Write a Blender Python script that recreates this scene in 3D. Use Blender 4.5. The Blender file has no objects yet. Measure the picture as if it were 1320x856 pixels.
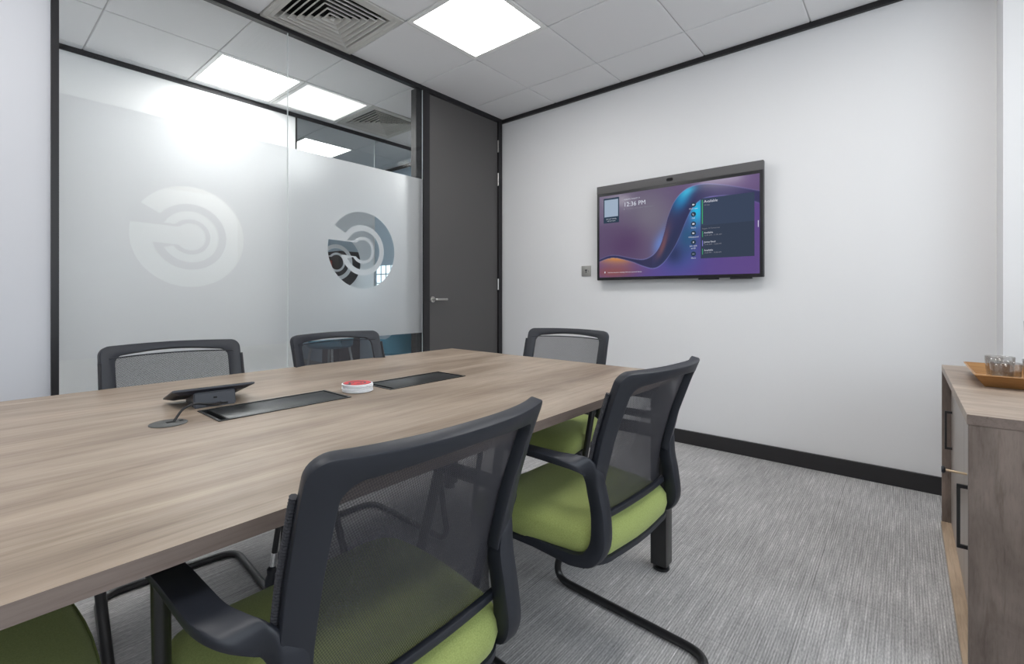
import bpy, bmesh, math, random
from mathutils import Vector, Matrix
R = math.radians
scn = bpy.context.scene
COL = scn.collection

# ------------------------------------------------------------------ key sizes (metres, floor z = 0, camera stands at x = y = 0)
EYE = 1.0354
CEIL = 2.651
XL = -2.83          # glazed partition plane
YB = 3.369          # wall with the screen
XF = -4.10          # far side of the corridor
TT = 0.735          # table top
GX, GY = -2.227, 2.365  # ceiling grid origin

# ------------------------------------------------------------------ materials
def new_mat(name):
    m = bpy.data.materials.new(name); m.use_nodes = True
    nt = m.node_tree; b = nt.nodes.get('Principled BSDF'); out = nt.nodes.get('Material Output')
    return m, nt, b, out

def plain(name, col, rough=0.5, metal=0.0, spec=0.5, bump=0.0, bscale=200.0):
    m, nt, b, out = new_mat(name)
    b.inputs['Base Color'].default_value = (*col, 1); b.inputs['Roughness'].default_value = rough
    b.inputs['Metallic'].default_value = metal; b.inputs['Specular IOR Level'].default_value = spec
    if bump:
        tc = nt.nodes.new('ShaderNodeTexCoord'); nz = nt.nodes.new('ShaderNodeTexNoise'); bp = nt.nodes.new('ShaderNodeBump')
        nz.inputs['Scale'].default_value = bscale; nz.inputs['Detail'].default_value = 3
        bp.inputs['Strength'].default_value = bump; bp.inputs['Distance'].default_value = 0.002
        nt.links.new(tc.outputs['Object'], nz.inputs['Vector']); nt.links.new(nz.outputs['Fac'], bp.inputs['Height'])
        nt.links.new(bp.outputs['Normal'], b.inputs['Normal'])
    return m

def ramp(nt, stops):
    r = nt.nodes.new('ShaderNodeValToRGB'); e = r.color_ramp.elements
    while len(e) > 1: e.remove(e[-1])
    e[0].position = stops[0][0]; e[0].color = (*stops[0][1], 1)
    for p, c in stops[1:]:
        k = e.new(p); k.color = (*c, 1)
    return r

def noise(nt, vec, scale, detail=4, rough=0.55, sc=(1, 1, 1), dist=0.0):
    mp = nt.nodes.new('ShaderNodeMapping'); mp.inputs['Scale'].default_value = sc
    nz = nt.nodes.new('ShaderNodeTexNoise'); nz.inputs['Scale'].default_value = scale
    nz.inputs['Detail'].default_value = detail; nz.inputs['Roughness'].default_value = rough
    nz.inputs['Distortion'].default_value = dist
    nt.links.new(vec, mp.inputs['Vector']); nt.links.new(mp.outputs['Vector'], nz.inputs['Vector'])
    return nz.outputs['Fac']

def mixc(nt, fac, a, b, mode='MIX'):
    n = nt.nodes.new('ShaderNodeMix'); n.data_type = 'RGBA'; n.blend_type = mode
    for sock, v in ((n.inputs[0], fac), (n.inputs[6], a), (n.inputs[7], b)):
        if isinstance(v, bpy.types.NodeSocket): nt.links.new(v, sock)
        else: sock.default_value = v if isinstance(v, float) else (*v, 1)
    return n.outputs[2]

def wood(name, stops, axis='y', rough=0.42, knots=True, dark=(0.10, 0.075, 0.06), k=.10):
    m, nt, b, out = new_mat(name)
    tc = nt.nodes.new('ShaderNodeTexCoord'); v = tc.outputs['Object']
    st = {'y': (1, k, 1), 'z': (1, 1, k), 'x': (k, 1, 1)}[axis]
    n1 = noise(nt, v, 6.5, 6, .62, tuple(a if a == 1 else a * 1.3 for a in st), 0.9)
    n2 = noise(nt, v, 60, 5, .65, tuple(a if a == 1 else a * .45 for a in st), 0.5)
    n3 = noise(nt, v, 210, 3, .6, tuple(a if a == 1 else a * .5 for a in st))
    r1 = ramp(nt, stops); nt.links.new(n1, r1.inputs['Fac'])
    r2 = ramp(nt, [(.34, (.72, .69, .66)), (.46, (.95, .95, .95)), (.56, (1, 1, 1)), (.70, (1.10, 1.10, 1.10))]); nt.links.new(n2, r2.inputs['Fac'])
    c = mixc(nt, .8, r1.outputs['Color'], r2.outputs['Color'], 'MULTIPLY')
    r3 = ramp(nt, [(.35, (.80, .79, .78)), (.5, (1, 1, 1))]); nt.links.new(n3, r3.inputs['Fac'])
    c = mixc(nt, .55, c, r3.outputs['Color'], 'MULTIPLY')
    nb = noise(nt, v, 3.0, 3, .6, (1, .6, 1), .8); rb = ramp(nt, [(.38, (.86, .85, .84)), (.5, (1, 1, 1)), (.64, (1.10, 1.10, 1.10))]); nt.links.new(nb, rb.inputs['Fac'])
    c = mixc(nt, .9, c, rb.outputs['Color'], 'MULTIPLY')
    if knots:
        n4 = noise(nt, v, 9, 6, .7, tuple(a if a == 1 else a * .5 for a in st), 1.4)
        r4 = ramp(nt, [(.66, (0, 0, 0)), (.74, (1, 1, 1))]); nt.links.new(n4, r4.inputs['Fac'])
        ml = nt.nodes.new('ShaderNodeMath'); ml.operation = 'MULTIPLY'; ml.inputs[1].default_value = .5
        nt.links.new(r4.outputs['Color'], ml.inputs[0])
        c = mixc(nt, ml.outputs[0], c, dark)
    nt.links.new(c, b.inputs['Base Color']); b.inputs['Roughness'].default_value = rough
    b.inputs['Specular IOR Level'].default_value = .4
    bp = nt.nodes.new('ShaderNodeBump'); bp.inputs['Strength'].default_value = .12; bp.inputs['Distance'].default_value = .001
    nt.links.new(n3, bp.inputs['Height']); nt.links.new(bp.outputs['Normal'], b.inputs['Normal'])
    return m

M = {}
M['wall'] = plain('wall_paint', (.80, .80, .81), .85, bump=.05, bscale=90)
M['wall_corr'] = plain('corridor_white_paint', (.89, .89, .89), .8)
M['wall_blue'] = plain('blue_grey_paint', (.52, .64, .75), .8)
M['wall_cool'] = plain('white_partition_board', (.62, .63, .67), .6)  # white wall with the daylight's blue cast put into its colour
M['black'] = plain('black_aluminium', (.016, .015, .017), .42, spec=.4)
M['skirt'] = plain('black_skirting_paint', (.022, .021, .023), .45)
M['plastic'] = plain('black_moulded_plastic', (.0135, .0160, .0235), .46, spec=.5, bump=.05, bscale=900)  # black plastic; blue of reflected window daylight put into the base colour
M['tube'] = plain('black_powder_coat', (.014, .014, .015), .28, spec=.6)
M['door'] = plain('charcoal_laminate', (.078, .074, .074), .55, bump=.05, bscale=300)
M['steel'] = plain('brushed_steel', (.55, .54, .52), .3, 1.0)
M['chrome'] = plain('polished_chrome', (.75, .75, .76), .12, 1.0)
M['brass'] = plain('pale_brass', (.66, .52, .36), .35, .7)
M['tile'] = plain('ceiling_tile', (.80, .80, .81), .9, bump=.08, bscale=260)
M['grid'] = plain('ceiling_grid', (.60, .60, .60), .6)
M['void'] = plain('dark_void', (.01, .01, .01), .9)
M['ventw'] = plain('vent_enamel', (.58, .57, .54), .5)
M['lframe'] = plain('light_frame', (.85, .85, .84), .5)
M['tvbar'] = plain('grey_speaker_cloth', (.12, .116, .118), .8, bump=.5, bscale=1500)
M['tvbody'] = plain('screen_bezel', (.012, .012, .015), .3)
M['console'] = plain('console_plastic', (.022, .024, .034), .42)
M['consoleglass'] = plain('console_glass', (.01, .01, .012), .08)
M['module'] = plain('module_metal', (.030, .032, .032), .30, .35)
M['hub'] = plain('grommet_grey', (.06, .062, .06), .45)
M['cable'] = plain('black_cable', (.012, .012, .013), .45)
M['cord'] = plain('woven_edge_cord', (.03, .03, .036), .75)
M['white'] = plain('white_board', (.80, .81, .83), .6)
M['red'] = plain('coaster_red', (.62, .05, .06), .5)
M['ccharcoal'] = plain('coaster_charcoal', (.06, .07, .075), .5)
M['whiteleg'] = plain('white_painted_metal', (.75, .77, .78), .4)
M['bluecloth'] = plain('blue_upholstery', (.075, .21, .30), .7, bump=.3, bscale=400)
M['socket'] = plain('satin_socket_plate', (.42, .41, .39), .35, .6)
M['ink'] = plain('dark_mark', (.02, .02, .03), .5)
M['redbook'] = plain('red_cover', (.35, .06, .05), .6)
M['bookdark'] = plain('dark_wood_cabinet', (.045, .035, .035), .5)
M['leaf'] = plain('plinth_edge', (.40, .31, .22), .5)
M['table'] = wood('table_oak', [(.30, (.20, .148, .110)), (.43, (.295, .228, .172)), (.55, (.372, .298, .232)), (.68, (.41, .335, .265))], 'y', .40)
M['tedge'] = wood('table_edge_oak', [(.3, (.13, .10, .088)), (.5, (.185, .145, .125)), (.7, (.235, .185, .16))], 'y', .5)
M['cabtop'] = wood('cabinet_top_oak', [(.3, (.26, .20, .155)), (.5, (.36, .285, .225)), (.7, (.44, .35, .28))], 'x', .42, k=.22)
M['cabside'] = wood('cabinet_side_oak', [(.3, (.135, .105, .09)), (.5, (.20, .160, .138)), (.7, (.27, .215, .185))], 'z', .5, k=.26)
M['cabdoor'] = plain('cabinet_door_laminate', (.36, .31, .275), .35)
M['cabbase'] = wood('cabinet_base_oak', [(.3, (.42, .31, .21)), (.6, (.55, .42, .30))], 'y', .5, False)
M['tray'] = wood('tray_wood', [(.3, (.32, .155, .05)), (.5, (.42, .22, .08)), (.7, (.52, .30, .13))], 'x', .4, False)

def fabric(name, col, col2, scale=420):
    m, nt, b, out = new_mat(name)
    tc = nt.nodes.new('ShaderNodeTexCoord')
    n = noise(nt, tc.outputs['Object'], scale, 3, .7); r = ramp(nt, [(.35, col), (.65, col2)])
    nt.links.new(n, r.inputs['Fac']); nt.links.new(r.outputs['Color'], b.inputs['Base Color'])
    b.inputs['Roughness'].default_value = .9; b.inputs['Specular IOR Level'].default_value = .15
    b.inputs['Sheen Weight'].default_value = .25; b.inputs['Sheen Tint'].default_value = (.8, .9, .6, 1)
    bp = nt.nodes.new('ShaderNodeBump'); bp.inputs['Strength'].default_value = .5; bp.inputs['Distance'].default_value = .0008
    nt.links.new(n, bp.inputs['Height']); nt.links.new(bp.outputs['Normal'], b.inputs['Normal'])
    return m
M['green'] = fabric('green_seat_fabric', (.27, .32, .10), (.36, .42, .145))

def carpet():
    m, nt, b, out = new_mat('grey_striped_carpet')
    tc = nt.nodes.new('ShaderNodeTexCoord'); v = tc.outputs['Object']
    s = noise(nt, v, 150, 4, .7, (1, .035, 1)); s2 = noise(nt, v, 330, 2, .6, (1, .2, 1)); sp = noise(nt, v, 700, 2, .6)
    big = noise(nt, v, 2.2, 2, .5)
    r = ramp(nt, [(.32, (.33, .323, .32)), (.5, (.43, .422, .418)), (.62, (.53, .52, .515)), (.74, (.68, .67, .665))])
    nt.links.new(s, r.inputs['Fac'])
    r2 = ramp(nt, [(.3, (.72, .72, .73)), (.7, (1.2, 1.2, 1.2))]); nt.links.new(s2, r2.inputs['Fac'])
    c = mixc(nt, .8, r.outputs['Color'], r2.outputs['Color'], 'MULTIPLY')
    sx = nt.nodes.new('ShaderNodeSeparateXYZ'); nt.links.new(v, sx.inputs[0])
    wob = noise(nt, v, 6, 2, .5, (1, .3, 1))
    a1 = nt.nodes.new('ShaderNodeMath'); a1.operation = 'MULTIPLY_ADD'; a1.inputs[1].default_value = 2 * math.pi / .0075; nt.links.new(sx.outputs['X'], a1.inputs[0])
    a0 = nt.nodes.new('ShaderNodeMath'); a0.operation = 'MULTIPLY'; a0.inputs[1].default_value = 2.0; nt.links.new(wob, a0.inputs[0]); nt.links.new(a0.outputs[0], a1.inputs[2])
    a2 = nt.nodes.new('ShaderNodeMath'); a2.operation = 'SINE'; nt.links.new(a1.outputs[0], a2.inputs[0])
    rb = ramp(nt, [(.0, (.80, .80, .80)), (.35, (.88, .88, .88)), (.75, (1.22, 1.22, 1.22)), (1.0, (1.40, 1.40, 1.40))])
    a3 = nt.nodes.new('ShaderNodeMath'); a3.operation = 'MULTIPLY_ADD'; a3.inputs[1].default_value = .5; a3.inputs[2].default_value = .5; nt.links.new(a2.outputs[0], a3.inputs[0]); nt.links.new(a3.outputs[0], rb.inputs['Fac'])
    c = mixc(nt, .5, c, rb.outputs['Color'], 'MULTIPLY')
    r3 = ramp(nt, [(.3, (.8, .8, .8)), (.7, (1.15, 1.15, 1.15))]); nt.links.new(sp, r3.inputs['Fac'])
    c = mixc(nt, .7, c, r3.outputs['Color'], 'MULTIPLY')
    r4 = ramp(nt, [(.4, (.92, .92, .92)), (.6, (1.05, 1.05, 1.05))]); nt.links.new(big, r4.inputs['Fac'])
    c = mixc(nt, 1.0, c, r4.outputs['Color'], 'MULTIPLY')
    # plank tile seams, 250 mm x 1000 mm
    br = nt.nodes.new('ShaderNodeTexBrick'); br.offset = .5
    mp = nt.nodes.new('ShaderNodeMapping'); mp.inputs['Rotation'].default_value = (0, 0, R(90)); nt.links.new(v, mp.inputs['Vector'])
    nt.links.new(mp.outputs['Vector'], br.inputs['Vector'])
    br.inputs['Color1'].default_value = (1, 1, 1, 1); br.inputs['Color2'].default_value = (.95, .95, .95, 1); br.inputs['Mortar'].default_value = (.72, .72, .72, 1)
    br.inputs['Scale'].default_value = 1; br.inputs['Mortar Size'].default_value = .0012
    br.inputs['Brick Width'].default_value = 1.0; br.inputs['Row Height'].default_value = .25
    c = mixc(nt, 1.0, c, br.outputs['Color'], 'MULTIPLY')
    nt.links.new(c, b.inputs['Base Color']); b.inputs['Roughness'].default_value = .95; b.inputs['Specular IOR Level'].default_value = .1
    bp = nt.nodes.new('ShaderNodeBump'); bp.inputs['Strength'].default_value = .6; bp.inputs['Distance'].default_value = .002
    nt.links.new(s, bp.inputs['Height']); nt.links.new(bp.outputs['Normal'], b.inputs['Normal'])
    return m
M['carpet'] = carpet()

def emitter(name, col, strength):
    m, nt, b, out = new_mat(name)
    e = nt.nodes.new('ShaderNodeEmission'); e.inputs['Color'].default_value = (*col, 1); e.inputs['Strength'].default_value = strength
    nt.links.new(e.outputs[0], out.inputs['Surface']); nt.nodes.remove(b)
    return m
M['lamp'] = emitter('led_diffuser', (1.0, .985, .96), 17.0)
M['lamp_c'] = emitter('corridor_led_diffuser', (1.0, .99, .97), 19.0)
M['lamp_far'] = emitter('far_room_led_diffuser', (1.0, .99, .97), 6.0)
M['lamp_dim'] = emitter('corridor_dim_diffuser', (1.0, 1.0, .99), .92)
M['txt'] = emitter('screen_text', (.85, .88, 1), .75)
M['txtdim'] = emitter('screen_text_dim', (.45, .46, .55), .5)
M['sgreen'] = emitter('screen_green', (.08, .50, .22), .7)
M['sviolet'] = emitter('screen_violet', (.30, .28, .85), .8)
M['spanel'] = emitter('screen_panel', (.045, .062, .105), 1.0)
M['spanel2'] = emitter('screen_panel_lower', (.040, .053, .085), 1.0)
M['sicon'] = emitter('screen_icon', (.03, .05, .08), 1.0)
M['sqr'] = emitter('screen_pale_tile', (.42, .52, .66), .8)

def screen_mat():
    m, nt, b, out = new_mat('screen_picture')
    a = nt.nodes.new('ShaderNodeAttribute'); a.attribute_name = 'pic'
    e = nt.nodes.new('ShaderNodeEmission'); e.inputs['Strength'].default_value = .85
    g = nt.nodes.new('ShaderNodeBsdfGlossy'); g.inputs['Roughness'].default_value = .12; g.inputs['Color'].default_value = (.03, .03, .03, 1)
    ad = nt.nodes.new('ShaderNodeAddShader')
    nt.links.new(a.outputs['Color'], e.inputs['Color']); nt.links.new(e.outputs[0], ad.inputs[0]); nt.links.new(g.outputs[0], ad.inputs[1])
    nt.links.new(ad.outputs[0], out.inputs['Surface']); nt.nodes.remove(b)
    return m
M['screen'] = screen_mat()

def glass(name, tint=(.93, .955, .955), ior=1.45, rough=0.0, refl=1.0):
    m, nt, b, out = new_mat(name); nt.nodes.remove(b)
    t = nt.nodes.new('ShaderNodeBsdfTransparent'); t.inputs[0].default_value = (*tint, 1)
    g = nt.nodes.new('ShaderNodeBsdfGlossy'); g.inputs['Roughness'].default_value = rough
    f = nt.nodes.new('ShaderNodeFresnel'); f.inputs['IOR'].default_value = ior
    mx = nt.nodes.new('ShaderNodeMixShader'); mu = nt.nodes.new('ShaderNodeMath'); mu.operation = 'MULTIPLY'; mu.inputs[1].default_value = refl
    geo = nt.nodes.new('ShaderNodeNewGeometry'); im = nt.nodes.new('ShaderNodeMapRange')
    im.inputs['To Min'].default_value = ior; im.inputs['To Max'].default_value = 1 / ior
    nt.links.new(geo.outputs['Backfacing'], im.inputs['Value']); nt.links.new(im.outputs[0], f.inputs['IOR'])
    nt.links.new(f.outputs[0], mu.inputs[0]); nt.links.new(mu.outputs[0], mx.inputs[0])
    nt.links.new(t.outputs[0], mx.inputs[1]); nt.links.new(g.outputs[0], mx.inputs[2]); nt.links.new(mx.outputs[0], out.inputs['Surface'])
    return m
M['glass'] = glass('clear_glass', (.975, .988, .988), 1.45, 0, .4)
M['glassfar'] = glass('anti_glare_glass', (.96, .975, .98), 1.45, 0, .15)
M['thinglass'] = glass('drinking_glass_thin', (.86, .85, .84), 1.5, 0.02, 1.3)
M['edgeglass'] = plain('glass_edge', (.86, .90, .90), .4)

def tumbler_glass():
    m, nt, b, out = new_mat('drinking_glass')
    b.inputs['Base Color'].default_value = (1, 1, 1, 1); b.inputs['Roughness'].default_value = 0
    b.inputs['Transmission Weight'].default_value = 1; b.inputs['IOR'].default_value = 1.45
    return m
M['tumbler'] = tumbler_glass()

def frost():
    m, nt, b, out = new_mat('frosted_film'); nt.nodes.remove(b)
    d = nt.nodes.new('ShaderNodeBsdfDiffuse'); d.inputs[0].default_value = (.64, .65, .665, 1)
    t = nt.nodes.new('ShaderNodeBsdfTranslucent'); t.inputs[0].default_value = (.80, .815, .83, 1)
    r = nt.nodes.new('ShaderNodeBsdfRefraction'); r.inputs['Color'].default_value = (.88, .895, .91, 1); r.inputs['Roughness'].default_value = .62; r.inputs['IOR'].default_value = 1.25
    a = nt.nodes.new('ShaderNodeMixShader'); a.inputs[0].default_value = .55
    c = nt.nodes.new('ShaderNodeMixShader'); c.inputs[0].default_value = .42
    nt.links.new(d.outputs[0], a.inputs[1]); nt.links.new(t.outputs[0], a.inputs[2])
    nt.links.new(a.outputs[0], c.inputs[1]); nt.links.new(r.outputs[0], c.inputs[2]); nt.links.new(c.outputs[0], out.inputs['Surface'])
    return m
M['frost'] = frost()

def weave():
    m, nt, b, out = new_mat('woven_back_mesh')
    b.inputs['Base Color'].default_value = (.036, .035, .042, 1); b.inputs['Roughness'].default_value = .7
    b.inputs['Specular IOR Level'].default_value = .3
    tc = nt.nodes.new('ShaderNodeTexCoord'); mp = nt.nodes.new('ShaderNodeMapping'); nt.links.new(tc.outputs['Object'], mp.inputs['Vector'])
    mp.inputs['Rotation'].default_value = (0, R(28), 0)
    sep = nt.nodes.new('ShaderNodeSeparateXYZ'); nt.links.new(mp.outputs['Vector'], sep.inputs[0])
    def wv(sock, period):
        a = nt.nodes.new('ShaderNodeMath'); a.operation = 'MULTIPLY'; a.inputs[1].default_value = 2 * math.pi / period; nt.links.new(sock, a.inputs[0])
        s = nt.nodes.new('ShaderNodeMath'); s.operation = 'SINE'; nt.links.new(a.outputs[0], s.inputs[0]); return s.outputs[0]
    s1 = wv(sep.outputs['X'], .0030); s2 = wv(sep.outputs['Z'], .0042)
    ad = nt.nodes.new('ShaderNodeMath'); ad.operation = 'ADD'; nt.links.new(s1, ad.inputs[0]); nt.links.new(s2, ad.inputs[1])
    mr = nt.nodes.new('ShaderNodeMapRange'); mr.inputs['From Min'].default_value = -1.2; mr.inputs['From Max'].default_value = 1.2
    mr.inputs['To Min'].default_value = .30; mr.inputs['To Max'].default_value = .72
    nt.links.new(ad.outputs[0], mr.inputs['Value'])
    # yarn thickness closes the holes when the cloth is seen at a slant
    lw = nt.nodes.new('ShaderNodeLayerWeight'); lw.inputs['Blend'].default_value = .5
    iv = nt.nodes.new('ShaderNodeMath'); iv.operation = 'SUBTRACT'; iv.inputs[0].default_value = 1.0; nt.links.new(lw.outputs['Facing'], iv.inputs[1])
    ml = nt.nodes.new('ShaderNodeMath'); ml.operation = 'MULTIPLY'; pw = nt.nodes.new('ShaderNodeMath'); pw.operation = 'POWER'; pw.inputs[1].default_value = 1.35; nt.links.new(iv.outputs[0], pw.inputs[0]); nt.links.new(pw.outputs[0], ml.inputs[0]); nt.links.new(mr.outputs[0], ml.inputs[1])
    tr = nt.nodes.new('ShaderNodeBsdfTransparent'); mx = nt.nodes.new('ShaderNodeMixShader')
    nt.links.new(ml.outputs[0], mx.inputs[0]); nt.links.new(b.outputs[0], mx.inputs[1]); nt.links.new(tr.outputs[0], mx.inputs[2])
    nt.links.new(mx.outputs[0], out.inputs['Surface'])
    return m
M['mesh'] = weave()

# ------------------------------------------------------------------ mesh helpers
def finish(bm, name, mat, parent=None, smooth=35, recalc=True):
    if recalc: bmesh.ops.recalc_face_normals(bm, faces=bm.faces[:])
    me = bpy.data.meshes.new(name); bm.to_mesh(me); bm.free()
    mats = mat if isinstance(mat, (list, tuple)) else [mat]
    for k in mats: me.materials.append(M[k])
    if smooth:
        for p in me.polygons: p.use_smooth = True
        me.set_sharp_from_angle(angle=R(smooth))
    o = bpy.data.objects.new(name, me); COL.objects.link(o)
    if parent is not None: o.parent = parent
    return o

def box(bm, x0, x1, y0, y1, z0, z1, bev=0.0, mi=0, seg=2):
    b2 = bmesh.new() if bev else bm
    vs = [b2.verts.new((x, y, z)) for x in (x0, x1) for y in (y0, y1) for z in (z0, z1)]
    for f in ((0, 1, 3, 2), (4, 6, 7, 5), (0, 4, 5, 1), (2, 3, 7, 6), (0, 2, 6, 4), (1, 5, 7, 3)):
        b2.faces.new([vs[i] for i in f]).material_index = mi
    if bev:
        bmesh.ops.bevel(b2, geom=b2.edges[:], offset=bev, segments=seg, profile=.6, affect='EDGES')
        for f in b2.faces: f.material_index = mi
        t = bpy.data.meshes.new('t'); b2.to_mesh(t); b2.free(); bm.from_mesh(t); bpy.data.meshes.remove(t)

def sweep(bm, pts, radius, n=12, closed=False, mi=0, caps=True):
    pts = [Vector(p) for p in pts]; N = len(pts); rings = []
    up = None
    for i, p in enumerate(pts):
        a = pts[(i - 1) % N] if (closed or i > 0) else p
        c = pts[(i + 1) % N] if (closed or i < N - 1) else p
        t = (c - a).normalized()
        if up is None:
            up = Vector((0, 0, 1)) if abs(t.z) < .9 else Vector((1, 0, 0))
        s = t.cross(up).normalized(); up = s.cross(t).normalized()
        r = radius[i] if isinstance(radius, (list, tuple)) else radius
        rings.append([bm.verts.new(p + (s * math.cos(k * 2 * math.pi / n) + up * math.sin(k * 2 * math.pi / n)) * r) for k in range(n)])
    for i in range(N if closed else N - 1):
        A, B = rings[i], rings[(i + 1) % N]
        for k in range(n): bm.faces.new((A[k], A[(k + 1) % n], B[(k + 1) % n], B[k])).material_index = mi
    if caps and not closed:
        bm.faces.new(rings[0]).material_index = mi; bm.faces.new(rings[-1]).material_index = mi

def bend(pts, radii, seg=6):
    """polyline with rounded corners"""
    pts = [Vector(p) for p in pts]; out = [pts[0]]
    for i in range(1, len(pts) - 1):
        r = radii[i - 1] if isinstance(radii, (list, tuple)) else radii
        a = (pts[i - 1] - pts[i]); c = (pts[i + 1] - pts[i]); la, lc = a.length, c.length
        a.normalize(); c.normalize(); r = min(r, la * .49, lc * .49)
        p0 = pts[i] + a * r; p2 = pts[i] + c * r
        for k in range(seg + 1):
            t = k / seg; out.append(p0 * (1 - t) ** 2 + pts[i] * 2 * t * (1 - t) + p2 * t * t)
    out.append(pts[-1]); return out

def loft(bm, rings, closed=False, caps=True, mi=0):
    vr = [[bm.verts.new(p) for p in r] for r in rings]; n = len(vr[0]); N = len(vr)
    for i in range(N if closed else N - 1):
        A, B = vr[i], vr[(i + 1) % N]
        for k in range(n): bm.faces.new((A[k], A[(k + 1) % n], B[(k + 1) % n], B[k])).material_index = mi
    if caps and not closed:
        bm.faces.new(vr[0]).material_index = mi; bm.faces.new(vr[-1]).material_index = mi

def rsec(c, w, t, e=.45):
    """rounded rectangle section: centre c, half width vector w, half thickness vector t"""
    c = Vector(c); w = Vector(w); t = Vector(t)
    k = min(t.length, w.length) * e; kw = 1 - k / w.length; kt = 1 - k / t.length
    q = [(1, kt), (1 - (1 - kw) * .3, 1 - (1 - kt) * .3), (kw, 1)]
    ring = [(a, b) for a, b in q] + [(-a, b) for a, b in q[::-1]] + [(-a, -b) for a, b in q] + [(a, -b) for a, b in q[::-1]]
    return [c + w * a + t * b for a, b in ring]

def lathe(bm, prof, n=32, cx=0, cy=0, z=0, mi=0, cap=True):
    rings = [[(cx + r * math.cos(2 * math.pi * k / n), cy + r * math.sin(2 * math.pi * k / n), z + h) for k in range(n)] for r, h in prof]
    loft(bm, rings, caps=cap, mi=mi)

def catmull(keys, seg=4):
    """keys: list of equal-length float tuples -> smooth interpolation"""
    out = []; K = len(keys)
    for i in range(K - 1):
        p0, p1, p2, p3 = keys[max(i - 1, 0)], keys[i], keys[i + 1], keys[min(i + 2, K - 1)]
        for s in range(seg):
            t = s / seg
            out.append(tuple(.5 * (2 * b + (c - a) * t + (2 * a - 5 * b + 4 * c - d) * t * t + (-a + 3 * b - 3 * c + d) * t ** 3) for a, b, c, d in zip(p0, p1, p2, p3)))
    out.append(tuple(keys[-1])); return out

def tag(o, label, cat, group=None):
    o['label'] = label; o['category'] = cat
    if group: o['group'] = group
    return o
def empty(name, loc, rz=0):
    o = bpy.data.objects.new(name, None); o.empty_display_size = .1; COL.objects.link(o)
    o.location = loc; o.rotation_euler = (0, 0, rz); return o
def struct(o):
    o['kind'] = 'structure'; return o
def copy_tree(o, parent=None):
    c = o.copy(); COL.objects.link(c)
    if parent is not None: c.parent = parent
    for ch in o.children: copy_tree(ch, c)
    return c

def fill2d(polys, name='f'):
    """even-odd fill of 2D outlines -> (verts, faces)"""
    cu = bpy.data.curves.new(name, 'CURVE'); cu.dimensions = '2D'; cu.fill_mode = 'BOTH'
    for P in polys:
        s = cu.splines.new('POLY'); s.points.add(len(P) - 1); s.use_cyclic_u = True
        for i, (x, y) in enumerate(P): s.points[i].co = (x, y, 0, 1)
    return curve_faces(cu)
def curve_faces(cu):
    o = bpy.data.objects.new('tmp', cu); COL.objects.link(o)
    dg = bpy.context.evaluated_depsgraph_get(); dg.update()
    me = o.evaluated_get(dg).to_mesh()
    v = [tuple(x.co) for x in me.vertices]; f = [tuple(p.vertices) for p in me.polygons]
    o.evaluated_get(dg).to_mesh_clear(); bpy.data.objects.remove(o); bpy.data.curves.remove(cu)
    return v, f
def text_faces(s, size, align='LEFT'):
    cu = bpy.data.curves.new('t', 'FONT'); cu.body = s; cu.size = size; cu.align_x = align; cu.resolution_u = 3
    cu.space_line = .9
    return curve_faces(cu)
def add_faces(bm, vf, fn, mi=0):
    v, f = vf; vs = [bm.verts.new(fn(*p)) for p in v]
    for q in f:
        try: bm.faces.new([vs[i] for i in q]).material_index = mi
        except ValueError: pass

# ------------------------------------------------------------------ room shell
bm = bmesh.new(); box(bm, -7.6, 1.3, -2.9, 5.2, -.08, 0); struct(finish(bm, 'floor', 'carpet', smooth=0))

lights = {(0, -1): 'r', (3, -1): 'r', (0, -5): 'r', (3, -5): 'r', (-3, -2): 'c', (-3, -1): 'c', (-3, -6): 'c', (-3, 2): 'c', (-5, 0): 'f', (-5, -2): 'f', (-8, -2): 'f'}  # last two far-room panels are unseen, added to brighten that room
vents = {(-1, -2), (-3, 0)}
bm = bmesh.new()
for i in range(-9, 6):
    for j in range(-9, 5):
        if (i, j) in lights or (i, j) in vents: continue
        x0 = GX + .6 * i; y0 = GY + .6 * j; g = .0035
        r0 = [(x0 + g, y0 + g), (x0 + .6 - g, y0 + g), (x0 + .6 - g, y0 + .6 - g), (x0 + g, y0 + .6 - g)]
        c = .004
        r1 = [(x0 + g + c, y0 + g + c), (x0 + .6 - g - c, y0 + g + c), (x0 + .6 - g - c, y0 + .6 - g - c), (x0 + g + c, y0 + .6 - g - c)]
        a = [bm.verts.new((x, y, CEIL + .010)) for x, y in r0]; b = [bm.verts.new((x, y, CEIL + .002)) for x, y in r0]; d = [bm.verts.new((x, y, CEIL)) for x, y in r1]
        for k in range(4):
            bm.faces.new((a[k], a[(k + 1) % 4], b[(k + 1) % 4], b[k])); bm.faces.new((b[k], b[(k + 1) % 4], d[(k + 1) % 4], d[k]))
        bm.faces.new(d)
for i in range(-9, 7):
    x = GX + .6 * i; box(bm, x - .012, x + .012, GY - 5.4, GY + 3, CEIL + .007, CEIL + .03, mi=1)
for j in range(-9, 6):
    y = GY + .6 * j; box(bm, GX - 5.4, GX + 3.6, y - .012, y + .012, CEIL + .007, CEIL + .03, mi=1)
box(bm, -7.8, 1.5, -3.1, 5.4, CEIL + .16, CEIL + .2, mi=2)
struct(finish(bm, 'ceiling', ['tile', 'grid', 'void'], smooth=0))

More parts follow.
